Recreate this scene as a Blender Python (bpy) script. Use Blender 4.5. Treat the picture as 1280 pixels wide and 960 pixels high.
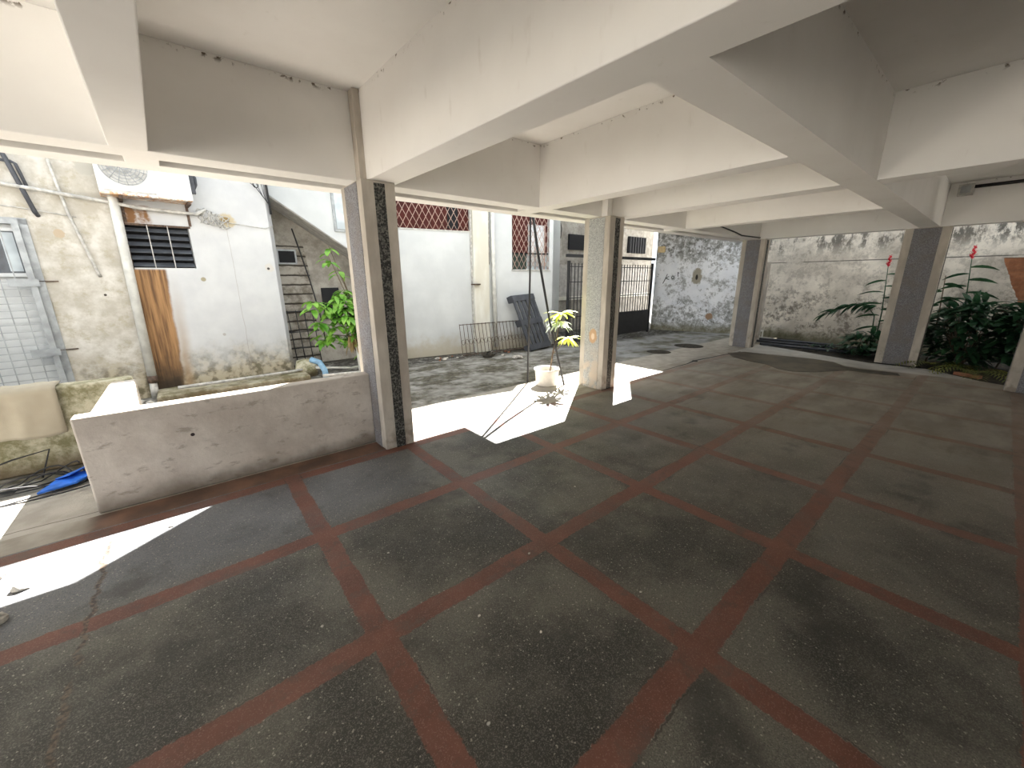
import bpy, math, random
from mathutils import Vector, Matrix
random.seed(7)
sc = bpy.context.scene
for o in list(bpy.data.objects): bpy.data.objects.remove(o)
col = sc.collection

# ------------------------------------------------------------------ camera
CAM = Vector((-0.448, -0.545, 1.6))
F_PX, PITCH, ROLL, YAW = 489.5, -0.263, 0.007, -0.686
cd = bpy.data.cameras.new('camera'); cam = bpy.data.objects.new('camera', cd); col.objects.link(cam)
M = Matrix.Rotation(YAW, 3, 'Z') @ Matrix.Rotation(PITCH, 3, 'X') @ Matrix.Rotation(ROLL, 3, 'Y')
right, fwd, up = M.col[0].copy(), M.col[1].copy(), M.col[2].copy()
R3 = Matrix((right, up, -fwd)).transposed()
cam.matrix_world = Matrix.Translation(CAM) @ R3.to_4x4()
cd.sensor_width = 36.0; cd.lens = F_PX / 1280 * 36; cd.clip_start = 0.02; cd.clip_end = 200
sc.camera = cam

# ------------------------------------------------------------------ light
sc.view_settings.view_transform = 'Standard'; sc.view_settings.look = 'None'
sc.view_settings.gamma = 1; sc.view_settings.use_curve_mapping = False
sc.view_settings.exposure = 0.66
sc.cycles.diffuse_bounces = 10; sc.cycles.max_bounces = 16
w = bpy.data.worlds.new('sky'); sc.world = w; w.use_nodes = True
bg = w.node_tree.nodes['Background']; bg.inputs[0].default_value = (0.88, 0.94, 1.0, 1); bg.inputs[1].default_value = 1.3
sun = bpy.data.lights.new('sun', 'SUN'); so = bpy.data.objects.new('sun', sun); col.objects.link(so)
sun.energy = 34.0; sun.angle = math.radians(0.35); sun.color = (1.0, 0.965, 0.92)
so.rotation_euler = Vector((-0.755, -0.542, -1.0)).to_track_quat('-Z', 'Y').to_euler()
so.location = (6, 8, 12)

# ------------------------------------------------------------------ material nodes
class NB:
    def __init__(s, name):
        s.m = bpy.data.materials.new(name); s.m.use_nodes = True
        s.t = s.m.node_tree; s.n = s.t.nodes; s.b = s.n['Principled BSDF']; s._pos = None
    def inp(s, sock, v):
        if isinstance(v, bpy.types.NodeSocket): s.t.links.new(v, sock)
        elif isinstance(v, (tuple, list)) and len(v) == 3 and sock.type == 'RGBA': sock.default_value = (*v, 1)
        else: sock.default_value = v
    def pos(s):
        if s._pos is None:
            g = s.n.new('ShaderNodeNewGeometry'); s._pos = g.outputs['Position']
        return s._pos
    def xyz(s, v=None):
        k = s.n.new('ShaderNodeSeparateXYZ'); s.inp(k.inputs[0], v or s.pos()); return k.outputs
    def comb(s, x, y, z):
        k = s.n.new('ShaderNodeCombineXYZ')
        for i, v in enumerate((x, y, z)): s.inp(k.inputs[i], v)
        return k.outputs[0]
    def math(s, op, a, b=0.0, c=None):
        k = s.n.new('ShaderNodeMath'); k.operation = op; s.inp(k.inputs[0], a); s.inp(k.inputs[1], b)
        if c is not None: s.inp(k.inputs[2], c)
        return k.outputs[0]
    def noise(s, scale, detail=3, rough=0.55, v=None, stretch=None, dist=0.0):
        v = v or s.pos()
        if stretch:
            mp = s.n.new('ShaderNodeMapping'); s.inp(mp.inputs[0], v); mp.inputs['Scale'].default_value = stretch; v = mp.outputs[0]
        k = s.n.new('ShaderNodeTexNoise'); s.inp(k.inputs['Vector'], v); k.inputs['Scale'].default_value = scale
        k.inputs['Detail'].default_value = detail; k.inputs['Roughness'].default_value = rough; k.inputs['Distortion'].default_value = dist
        return k.outputs['Fac']
    def voro(s, scale, out='Distance', feat='F1', v=None):
        k = s.n.new('ShaderNodeTexVoronoi'); k.feature = feat; s.inp(k.inputs['Vector'], v or s.pos()); k.inputs['Scale'].default_value = scale
        return k.outputs[out]
    def ramp(s, f, a, b, lo=0.0, hi=1.0):          # smooth step of f from a to b
        k = s.n.new('ShaderNodeMapRange'); k.interpolation_type = 'SMOOTHSTEP'; s.inp(k.inputs[0], f)
        k.inputs[1].default_value = a; k.inputs[2].default_value = b; k.inputs[3].default_value = lo; k.inputs[4].default_value = hi
        return k.outputs[0]
    def mix(s, f, a, b):
        k = s.n.new('ShaderNodeMix'); k.data_type = 'RGBA'; s.inp(k.inputs[0], f); s.inp(k.inputs[6], a); s.inp(k.inputs[7], b)
        return k.outputs[2]
    def mul(s, a, b): return s.math('MULTIPLY', a, b)
    def add(s, a, b): return s.math('ADD', a, b)
    def band(s, v, lo, hi, soft=0.01):
        return s.mul(s.ramp(v, lo - soft, lo + soft), s.ramp(v, hi - soft, hi + soft, 1, 0))
    def bump(s, h, strength=0.3, dist=0.01):
        k = s.n.new('ShaderNodeBump'); s.inp(k.inputs['Height'], h); k.inputs['Strength'].default_value = strength; k.inputs['Distance'].default_value = dist
        s.t.links.new(k.outputs[0], s.b.inputs['Normal'])
    def done(s, c, rough=0.7, metal=0.0, spec=None):
        s.inp(s.b.inputs['Base Color'], c); s.inp(s.b.inputs['Roughness'], rough); s.b.inputs['Metallic'].default_value = metal
        if spec is not None: s.b.inputs['Specular IOR Level'].default_value = spec
        return s.m

def simple(name, c, rough=0.6, metal=0.0, var=0.25, scale=9, spec=None):
    b = NB(name); n = b.noise(scale, 4)
    d = tuple(x * (1 - var) for x in c); l = tuple(min(1, x * (1 + var * 0.5)) for x in c)
    return b.done(b.mix(b.ramp(n, .3, .7), d, l), rough, metal, spec)

MT = {}
# painted concrete of the ceiling
b = NB('ceiling_paint'); n1 = b.noise(1.3, 4); n2 = b.noise(14, 5, stretch=(1, 1, .35))
c = b.mix(b.ramp(n1, .3, .75), (.80, .785, .76), (.86, .85, .83)); c = b.mix(b.ramp(n2, .62, .8, 0, .18), c, (.45, .4, .34))
b.bump(b.noise(60, 3), .08, .004); X, Y, Z = b.xyz(); c = b.mix(b.mul(b.mul(b.ramp(Z, 3.0, 3.04), b.ramp(Z, 3.042, 3.046, 1, 0)), b.ramp(b.noise(22, 4), .58, .66)), c, (.12, .09, .06)); MT['ceil'] = b.done(c, .75)
# beige cement render of the columns
b = NB('column_render'); n = b.noise(6, 5, stretch=(1, 1, .4)); X, Y, Z = b.xyz()
c = b.mix(b.ramp(n, .35, .7), (.43, .39, .335), (.58, .535, .47)); c = b.mix(b.mul(b.ramp(b.noise(9, 4), .45, .65), b.ramp(Z, .05, .5, .6, 0)), c, (.2, .16, .12))
b.bump(b.noise(80, 4), .25, .004); MT['render'] = b.done(c, .85)
# grey terrazzo inset
b = NB('grey_terrazzo_inset'); v = b.voro(150, 'Color'); vx = b.xyz(v)[0]; n = b.noise(5, 4)
c = b.mix(vx, (.11, .105, .115), (.30, .30, .32)); c = b.mix(b.ramp(n, .4, .7, 0, .6), c, (.20, .175, .16)); b.bump(vx, .2, .003); MT['inset_grey'] = b.done(c, .75)
b = NB('grey_white_terrazzo_inset'); v = b.voro(140, 'Color'); vx = b.xyz(v)[0]; n = b.noise(4, 4); X, Y, Z = b.xyz()
c = b.mix(vx, (.24, .25, .25), (.55, .56, .55)); c = b.mix(b.mul(b.ramp(b.noise(8, 4), .35, .6), b.ramp(Z, .2, .75, 1, 0)), c, (.55, .47, .38))
d = b.math('SQRT', b.add(b.math('POWER', b.math('MULTIPLY', b.math('SUBTRACT', Y, 3.12), 1.5), 2), b.math('POWER', b.math('SUBTRACT', Z, .78), 2)))
dd = b.add(d, b.mul(b.math('SUBTRACT', b.noise(20, 3), .5), .05))
c = b.mix(b.ramp(dd, .09, .12, 1, 0), c, (.52, .34, .2)); c = b.mix(b.ramp(dd, .035, .06, 1, 0), c, (.72, .58, .44))
MT['inset_pale'] = b.done(c, .75)
b = NB('dark_pebble_inset'); v = b.voro(75, 'Distance'); vc = b.xyz(b.voro(75, 'Color'))[1]
c = b.mix(b.ramp(vc, .2, .95), (.018, .018, .016), (.17, .17, .15)); b.bump(v, 1.0, .012); MT['inset_dark'] = b.done(c, .6)

# terrazzo floor with red bands
b = NB('terrazzo_floor'); X, Y, Z = b.xyz()
wob = b.mul(b.math('SUBTRACT', b.noise(3.0, 2), .5), .035); edge = b.mul(b.math('SUBTRACT', b.noise(45, 3), .5), .03)
Xw, Yw = b.add(X, wob), b.add(Y, wob)
def per(v, p):
    f = b.math('FRACT', b.add(b.math('DIVIDE', v, p), .5)); return b.mul(b.math('ABSOLUTE', b.math('SUBTRACT', f, .5)), p)
bx = b.add(per(Xw, 1.0519), edge); by = b.add(per(Yw, .9658), edge)
in_x = b.mul(b.ramp(X, -.25, -.24), b.ramp(Y, 2.96, 2.97, 1, 0)); in_y = b.ramp(Y, 2.99, 3.0, 1, 0)
gx = b.mul(b.ramp(bx, .052, .060, 1, 0), in_x); gy = b.mul(b.ramp(by, .054, .062, 1, 0), in_y)
g = b.math('MAXIMUM', gx, gy)
jx = b.mul(b.math('GREATER_THAN', bx, .060), b.math('LESS_THAN', bx, .067)); jy = b.mul(b.math('GREATER_THAN', by, .062), b.math('LESS_THAN', by, .069))
joint = b.mul(b.math('MAXIMUM', b.mul(jx, in_x), b.mul(jy, in_y)), b.mul(b.ramp(b.noise(2.2, 2), .5, .65), .7))
spk = b.xyz(b.voro(280, 'Color')); sp2 = b.xyz(b.voro(190, 'Color'))
nb = b.ramp(b.math('MINIMUM', bx, by), .05, .38, 1, 0); pf = b.add(b.ramp(b.noise(1.3, 5, .62), .36, .68), b.mul(b.mul(nb, b.ramp(b.noise(1.1, 3), .4, .6)), .42))
base = b.mix(b.ramp(pf, 0, 1.1), (.030, .028, .023), (.120, .113, .093))
base = b.mix(b.mul(b.ramp(X, 1.6, 5.0), .85), base, (.24, .22, .185))  # far floor lightened: sheen of grazing daylight put into the colour
base = b.mix(b.mul(b.ramp(Y, 1.7, 2.3), b.ramp(X, .2, 1.4, 1, 0)), base, b.mix(b.ramp(b.noise(2, 4), .35, .65), (.10, .105, .115), (.17, .175, .185)))
base = b.mix(b.ramp(spk[0], .5, 1, 0, .40), base, (.27, .26, .225)); base = b.mix(b.ramp(spk[1], .6, 1, 0, .5), base, (.02, .02, .018))
base = b.mix(b.ramp(sp2[2], .985, .99, 0, .6), base, (.42, .40, .34))
stain = b.mul(b.ramp(b.noise(1.7, 5, .62), .53, .68), .62); base = b.mix(stain, base, (.028, .027, .023))
streak = b.mul(b.ramp(b.noise(3.2, 4, .6, stretch=(.35, 2.2, 1)), .60, .72), b.mul(b.ramp(X, 2.0, 4.0), .55)); base = b.mix(streak, base, (.06, .05, .04))
red = b.mix(b.ramp(b.noise(4, 4), .3, .7), (.115, .044, .030), (.170, .070, .048)); red = b.mix(b.mul(b.ramp(X, 1.5, 6), .62), red, (.27, .165, .12))  # far bands paler, with the daylight sheen painted into the red
red = b.mix(b.ramp(spk[0], .8, 1, 0, .4), red, (.33, .20, .155)); red = b.mix(b.ramp(b.noise(6, 6, .75), .50, .66, 0, .65), red, (.07, .05, .04)); red = b.mix(b.ramp(b.noise(3, 5, .7), .52, .66, 0, .3), red, (.16, .10, .08))
base = b.mix(b.mul(b.ramp(X, 3.5, 6.5), .8), base, b.mix(b.ramp(b.noise(2.2, 5, .6, stretch=(.6, 1.6, 1)), .35, .65), (.20, .175, .14), (.33, .30, .255)))  # second lightening of the far floor, painted glossy reflection
g = b.mul(g, b.mul(b.ramp(X, 3, 7.5, 1, .45), b.ramp(b.noise(2.5, 4), .3, .5, .75, 1)))  # bands fade far off with the painted sheen; noise varies them
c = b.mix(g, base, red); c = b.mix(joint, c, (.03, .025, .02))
# crack
cw = b.add(b.math('ABSOLUTE', b.math('SUBTRACT', b.add(X, b.mul(b.math('SUBTRACT', b.noise(9, 4), .5), .10)), -1.075)), b.mul(b.noise(40, 3), .008))
crk = b.mul(b.mul(b.ramp(cw, .008, .022, 1, 0), b.ramp(Y, 2.7, 2.8, 1, 0)), b.ramp(b.noise(5, 3), .35, .45))
c = b.mix(b.mul(crk, .85), c, b.mix(b.ramp(b.noise(50, 2), .4, .6), (.035, .025, .018), (.14, .1, .07)))
# cement strip along the far edge
cem = b.ramp(b.add(X, b.mul(Y, .12)), 8.80, 8.95); c = b.mix(cem, c, b.mix(b.ramp(b.noise(3, 4), .3, .7), (.33, .32, .30), (.46, .45, .42)))
edgec = b.ramp(Y, 2.965, 2.975); c = b.mix(edgec, c, b.mix(b.mul(b.ramp(X, -1.25, -1.15), b.ramp(X, .95, 1.1, 1, 0)), b.mix(b.ramp(b.noise(4, 5), .35, .7), (.24, .21, .17), (.38, .35, .30)), b.mix(b.ramp(b.noise(4, 5), .35, .7), (.085, .05, .035), (.19, .105, .07))))
b.bump(b.add(b.mul(spk[0], .4), b.mul(b.noise(30, 3), .6)), .25, .002)
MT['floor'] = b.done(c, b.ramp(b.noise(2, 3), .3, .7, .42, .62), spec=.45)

# courtyard ground
b = NB('courtyard_concrete'); X, Y, Z = b.xyz()
pale = b.mix(b.ramp(b.noise(5, 4), .3, .7), (.36, .33, .285), (.47, .44, .385)); pale = b.mix(b.mul(b.ramp(X, -1.2, -1.1), b.ramp(Y, 3.20, 3.22, 1, 0)), pale, (.16, .10, .07)) if False else pale
moss = b.mix(b.ramp(b.noise(12, 5, .65), .35, .65), (.04, .036, .022), (.13, .115, .08))
gry = b.mix(b.ramp(b.noise(6, 4), .3, .7), (.17, .16, .14), (.36, .35, .32))
mm = b.ramp(b.noise(1.1, 6, .7, stretch=(1, 1.5, 1)), .42, .56)
yard = b.mix(mm, moss, gry); yard = b.mix(b.mul(b.ramp(X, 5, 7), .6), yard, b.mix(b.ramp(b.noise(1.6, 5), .45, .6), (.36, .37, .38), (.12, .12, .085)))
yard = b.mix(b.mul(b.ramp(b.add(Y, b.mul(X, .13)), 6.55, 6.95), b.ramp(b.noise(8, 5, .75), .35, .55)), yard, (.035, .03, .022))
c = b.mix(b.ramp(b.add(Y, b.mul(b.math('SUBTRACT', b.noise(3, 4), .5), .12)), 3.93, 3.99), pale, yard)
crk = b.mul(b.ramp(b.math('ABSOLUTE', b.math('SUBTRACT', b.add(Y, b.mul(b.math('SUBTRACT', b.noise(3, 3), .5), .06)), 3.28)), .003, .008, 1, 0), b.ramp(X, -.5, 0, 1, .35))
c = b.mix(b.mul(crk, .7), c, (.06, .045, .03))
b.bump(b.noise(25, 5, .7), .5, .012); MT['yard'] = b.done(c, .9)
b = NB('soil'); c = b.mix(b.ramp(b.noise(14, 5), .35, .65), (.012, .011, .008), (.06, .048, .032)); b.bump(b.noise(20, 5), 1, .04); MT['soil'] = b.done(c, .95)

# white facade with stains
b = NB('stained_white_facade'); X, Y, Z = b.xyz()
white = b.mix(b.ramp(b.noise(2.5, 4), .3, .75), (.50, .51, .52), (.58, .59, .59))
old = b.mix(b.ramp(b.noise(4, 6, .65), .35, .7), (.41, .38, .32), (.61, .59, .54))
left = b.ramp(X, -.96, -.92, 1, 0); c = b.mix(left, white, old)
c = b.mix(b.mul(b.ramp(b.noise(3.5, 7, .75), .50, .64), b.mul(left, .6)), c, (.34, .30, .21))
base = b.mul(b.ramp(b.add(Z, b.mul(b.noise(4, 5, .7), .8)), .5, 1.15, 1, 0), .95)
c = b.mix(base, c, b.mix(b.ramp(b.noise(9, 5), .4, .6), (.13, .11, .06), (.42, .37, .27)))
sx = b.add(X, b.mul(b.math('SUBTRACT', 1.77, Z), .052)); wx = b.add(sx, b.mul(b.math('SUBTRACT', b.noise(3, 4), .5), .10))
rust = b.mul(b.band(wx, -.93, -.565, .02), b.ramp(Z, 1.74, 1.77, 1, 0))
rc = b.mix(b.ramp(b.noise(9, 5, .6, stretch=(3, 3, .14)), .30, .66), (.10, .05, .022), (.36, .20, .085))
rc = b.mix(b.ramp(b.add(Z, b.mul(b.noise(5, 4), .5)), .35, .95, .95, 0), rc, (.03, .022, .014)); c = b.mix(rust, c, rc)
rust2 = b.mul(b.band(wx, -.56, -.45, .07), b.ramp(Z, .2, 1.9, .75, .0)); c = b.mix(rust2, c, (.35, .24, .14))
top = b.mul(b.band(X, -.92, -.60, .03), b.band(Z, 2.33, 2.56, .02)); c = b.mix(b.mul(top, b.ramp(b.noise(8, 4), .35, .6)), c, (.20, .10, .04))
rm = b.mul(b.band(X, -1.06, -.95, .02), b.ramp(Z, .2, .3)); 
hair = b.mul(b.ramp(b.math('ABSOLUTE', b.math('SUBTRACT', b.add(X, b.mul(b.math('SUBTRACT', b.noise(3, 3), .5), .05)), .23)), .002, .005, 1, 0), b.ramp(Z, 2.3, 2.35, 1, 0)); c = b.mix(b.mul(hair, .6), c, (.3, .28, .25))
def spot(cx, cz, r, colr, axis='X', amp=.6, k=1.0):
    global c
    A = X if axis == 'X' else Y
    d = b.math('SQRT', b.add(b.math('POWER', b.math('SUBTRACT', A, cx), 2), b.math('POWER', b.mul(b.math('SUBTRACT', Z, cz), k), 2)))
    d = b.add(d, b.mul(b.math('SUBTRACT', b.noise(9, 5, .7), .5), r * amp * 2)); c = b.mix(b.ramp(d, r * .75, r * 1.05, 1, 0), c, colr)
spot(.24, 2.45, .11, (.50, .43, .30)); spot(.23, 2.46, .05, (.34, .24, .10)); spot(.71, 1.79, .07, (.55, .53, .49)); spot(.69, 1.78, .022, (.05, .045, .04), amp=.2)
spot(-1.47, 2.16, .05, (.42, .34, .24)); spot(-1.1, 2.95, .10, (.42, .40, .35)); spot(-.05, .8, .022, (.4, .38, .36), amp=.2); spot(-1.22, 1.43, .016, (.05, .04, .03), amp=.2)
spot(-.17, 1.62, .035, (.30, .27, .18), amp=.3)
b.bump(b.noise(18, 5, .65), .25, .01); MT['facade'] = b.done(c, .85)

b = NB('white_wall'); X, Y, Z = b.xyz()
c = b.mix(b.ramp(b.noise(2, 4), .3, .75), (.50, .52, .525), (.58, .60, .60))
c = b.mix(b.mul(b.ramp(b.add(Z, b.mul(b.noise(4, 5, .7), .7)), .4, .85, 1, 0), .7), c, (.42, .36, .24))
c = b.mix(b.mul(b.ramp(X, 6.25, 6.5), b.ramp(b.noise(5, 5, .7, stretch=(1, 1, .5)), .5, .6)), c, (.52, .55, .54))
c = b.mix(b.ramp(b.noise(6, 4, stretch=(2, 2, .15)), .68, .8, 0, .3), c, (.6, .57, .5)); b.bump(b.noise(18, 4), .15, .008); MT['white'] = b.done(c, .85)
b = NB('pilaster_paint'); c = b.mix(b.ramp(b.noise(4, 4, stretch=(1, 1, .3)), .35, .7), (.56, .54, .46), (.68, .68, .63)); MT['pilaster'] = b.done(c, .8)

b = NB('mould_stained_wall'); X, Y, Z = b.xyz()
c = b.mix(b.ramp(b.noise(2, 4), .3, .7), (.76, .78, .82), (.87, .88, .90)); moldf = b.noise(2.4, 8, .78)
zb = b.add(b.ramp(Z, 1.75, 2.35, 0, .11), b.ramp(Z, .55, 1.3, .09, 0))
c = b.mix(b.mul(b.ramp(b.add(moldf, zb), .50, .60, 0, .8), b.ramp(b.noise(9, 6, .75), .36, .56)), c, (.20, .20, .18))
c = b.mix(b.ramp(b.add(b.noise(7, 8, .72), b.mul(zb, .7)), .58, .66, 0, .75), c, (.13, .13, .115))
c = b.mix(b.mul(b.ramp(b.add(Z, b.mul(b.noise(4, 4), .3)), .2, .5, 1, 0), .8), c, (.17, .155, .09))
spot(5.24, 1.62, .14, (.33, .30, .24), 'Y', .5, .55); spot(5.24, 1.60, .035, (.03, .025, .02), 'Y', .3, .4); spot(4.82, .47, .11, (.34, .22, .14), 'Y')
b.bump(b.noise(14, 6, .7), .45, .015); MT['mould'] = b.done(c, .9)

b = NB('old_beige_wall'); X, Y, Z = b.xyz()
c = b.mix(b.ramp(b.noise(1.2, 6, .6), .35, .68), (.52, .475, .405), (.83, .77, .67)); 
c = b.mix(b.mul(b.ramp(Z, 2.0, 2.4), b.ramp(b.noise(5, 6, .75, stretch=(1, 1, .45)), .47, .58)), c, (.14, .13, .11))
c = b.mix(b.mul(b.ramp(b.noise(4.5, 8, .8), .47, .60), b.ramp(Z, .7, 1.7, 1, .45)), c, (.22, .19, .155))
c = b.mix(b.mul(b.ramp(b.add(Z, b.mul(b.noise(5, 6, .7), .5)), .3, .62, 1, 0), .85), c, (.10, .095, .045))
c = b.mix(b.mul(b.ramp(b.math('ABSOLUTE', b.math('SUBTRACT', Z, 1.95)), .006, .014, 1, 0), b.ramp(b.noise(2, 3), .35, .5)), c, (.14, .13, .11))
ed = b.add(b.math('SUBTRACT', b.math('SUBTRACT', -.43, b.mul(b.math('SUBTRACT', 1.92, Z), .42)), Y), b.mul(b.math('SUBTRACT', b.noise(8, 4), .5), .06))
bk = b.mul(b.mul(b.ramp(ed, 0, .015), b.ramp(Z, 1.90, 1.915, 1, 0)), b.ramp(Z, 1.0, 1.05))
brc = b.mix(b.mul(b.ramp(b.math('FRACT', b.math('DIVIDE', Z, .07)), .0, .12, 1, 0), .6), b.mix(b.ramp(b.noise(9, 4), .3, .7), (.22, .085, .035), (.34, .14, .065)), (.15, .10, .07))
c = b.mix(bk, c, brc); b.bump(b.add(b.noise(14, 6, .7), b.mul(bk, -.8)), .5, .02); MT['oldwall'] = b.done(c, .9)

b = NB('low_wall_plaster'); X, Y, Z = b.xyz()
c = b.mix(b.ramp(b.noise(2.2, 6, .65), .32, .7), (.46, .41, .36), (.66, .61, .55)); c = b.mix(b.ramp(b.noise(6, 6, .7, stretch=(1, 1, 2.4)), .56, .68, 0, .55), c, (.22, .18, .14))
c = b.mix(b.mul(b.ramp(b.add(Z, b.mul(b.noise(5, 4), .2)), .1, .24, 1, 0), .7), c, (.12, .09, .06)); spot(-.57, .45, .015, (.03, .02, .02), amp=.2)
b.bump(b.noise(22, 5, .65), .4, .01); MT['lowwall'] = b.done(c, .88)
b = NB('mossy_wall'); c = b.mix(b.ramp(b.noise(7, 7, .7), .38, .62), (.20, .19, .10), (.52, .49, .37)); X, Y, Z = b.xyz()
c = b.mix(b.mul(b.ramp(b.add(Z, b.mul(b.noise(4, 4), .2)), .1, .28, 1, 0), .8), c, (.16, .11, .06)); b.bump(b.noise(16, 6, .7), .6, .015); MT['mossy'] = b.done(c, .95)
# recess: weathered bricks
b = NB('dark_weathered_masonry'); X, Y, Z = b.xyz()
row = b.ramp(b.math('FRACT', b.add(b.math('DIVIDE', Z, .17), b.mul(b.noise(3, 3), .35))), .05, .22); 
c = b.mix(b.ramp(b.noise(5, 6, .7), .35, .6), (.17, .15, .12), (.38, .355, .31)); c = b.mix(row, (.05, .042, .034), c)
b.bump(row, .8, .03); MT['masonry'] = b.done(c, .95)
b = NB('grey_recess_plaster'); c = b.mix(b.ramp(b.noise(4, 6, .7), .35, .65), (.24, .22, .19), (.40, .375, .33)); c = b.mix(b.ramp(b.noise(10, 6, .8), .58, .68, 0, .7), c, (.10, .08, .06)); b.bump(b.noise(15, 5), .3, .01); MT['recess'] = b.done(c, .9)

MT['black_iron'] = simple('black_iron', (.025, .025, .027), .5); MT['rust_iron'] = simple('rusty_iron', (.10, .065, .045), .8, var=.6, scale=25)
MT['black_plastic'] = simple('black_plastic', (.055, .06, .072), .55); MT['dark_rubber'] = simple('dark_cable', (.02, .02, .022), .6)
MT['white_pvc'] = simple('white_pvc', (.64, .645, .61), .5, var=.15); MT['grey_pvc'] = simple('grey_dirty_pvc', (.50, .49, .46), .6, var=.35, scale=14)
MT['white_metal'] = simple('white_painted_metal', (.62, .64, .64), .45, var=.08); MT['grey_metal'] = simple('grey_galvanised_steel', (.36, .38, .39), .5, .3)
MT['slat'] = simple('dark_slate_louvre_glass', (.10, .11, .125), .35, var=.3); MT['dark'] = simple('dark_interior', (.012, .012, .014), .9)
MT['red_tile'] = simple('dark_red_panel', (.075, .012, .008), .85, var=.25, scale=5); MT['pinkwire'] = simple('pale_pink_lattice', (.45, .32, .27), .5, var=.15)
MT['curtain'] = simple('white_curtain', (.72, .73, .74), .8, var=.2, scale=20); MT['green_dark'] = simple('dark_green_panel', (.022, .04, .03), .5)
MT['bucket'] = simple('white_bucket_plastic', (.80, .76, .70), .5, var=.12); MT['bark'] = simple('bark', (.16, .12, .08), .9, var=.4, scale=20)
MT['stone'] = simple('pale_rubble', (.48, .45, .40), .9, var=.45, scale=20); MT['brickred'] = simple('red_brick_piece', (.32, .14, .08), .9)
MT['blue_plastic'] = simple('blue_plastic', (.04, .20, .80), .35, var=.3, scale=12); MT['blue_pipe'] = simple('pale_blue_pvc', (.20, .36, .52), .5, var=.3)
MT['black_bag'] = simple('black_bag', (.012, .012, .018), .4); MT['yellow'] = simple('cream_enamel_lamp', (.72, .55, .28), .5); MT['stair'] = simple('stair_soffit_render', (.42, .40, .37), .85)
MT['gunk'] = simple('ink', (.03, .03, .03), .8)
b = NB('towel_cloth'); c = b.mix(b.ramp(b.noise(3, 3), .3, .7), (.36, .32, .245), (.46, .42, .33)); b.bump(b.noise(220, 2), .4, .003); MT['towel'] = b.done(c, .95)
b = NB('ac_casing'); X, Y, Z = b.xyz(); rz = b.add(Z, b.mul(b.math('SUBTRACT', b.noise(11, 5, .8), .5), .28))
c = b.mix(b.ramp(rz, 2.60, 2.66, 1, 0), (.70, .71, .70), b.mix(b.ramp(b.noise(12, 3), .4, .6), (.22, .08, .02), (.62, .33, .12))); MT['ac'] = b.done(c, .45)
def leafmat(name, a, c2, sc_=6, rough=.45):
    b = NB(name); c = b.mix(b.ramp(b.noise(sc_, 3), .3, .7), a, c2); m = b.done(c, rough); b.b.inputs['Subsurface Weight'].default_value = 0
    tr = b.n.new('ShaderNodeBsdfTranslucent'); b.inp(tr.inputs[0], c); ms = b.n.new('ShaderNodeMixShader'); ms.inputs[0].default_value = .3
    b.t.links.new(b.b.outputs[0], ms.inputs[1]); b.t.links.new(tr.outputs[0], ms.inputs[2]); b.t.links.new(ms.outputs[0], b.n['Material Output'].inputs[0]); return m
MT['leaf_bright'] = leafmat('fresh_green_leaf', (.10, .30, .03), (.30, .55, .09)); MT['leaf_dark'] = leafmat('dark_green_leaf', (.012, .05, .022), (.05, .13, .06), rough=.3)
MT['leaf_fern'] = leafmat('olive_fern_leaf', (.10, .14, .03), (.28, .28, .07)); MT['leaf_yellow'] = leafmat('yellow_green_leaf', (.42, .50, .06), (.75, .78, .18), 14)
MT['leaf_dry'] = leafmat('dry_brown_leaf', (.30, .20, .08), (.50, .38, .18)); MT['leaf_pale'] = leafmat('pale_variegated_leaf', (.45, .55, .42), (.70, .76, .62), 14)
MT['flower'] = leafmat('red_flower_bract', (.55, .02, .04), (.80, .06, .09))
b = NB('puddle_water'); MT['puddle'] = b.done(b.mix(b.ramp(b.noise(2.5, 5, .65), .4, .6), (.04, .032, .02), (.10, .08, .052)), .35, spec=.2)
b = NB('glass_pane'); MT['glass'] = b.done(b.mix(b.ramp(b.noise(3, 2), .4, .6), (.42, .47, .50), (.58, .64, .66)), .12)

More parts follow.
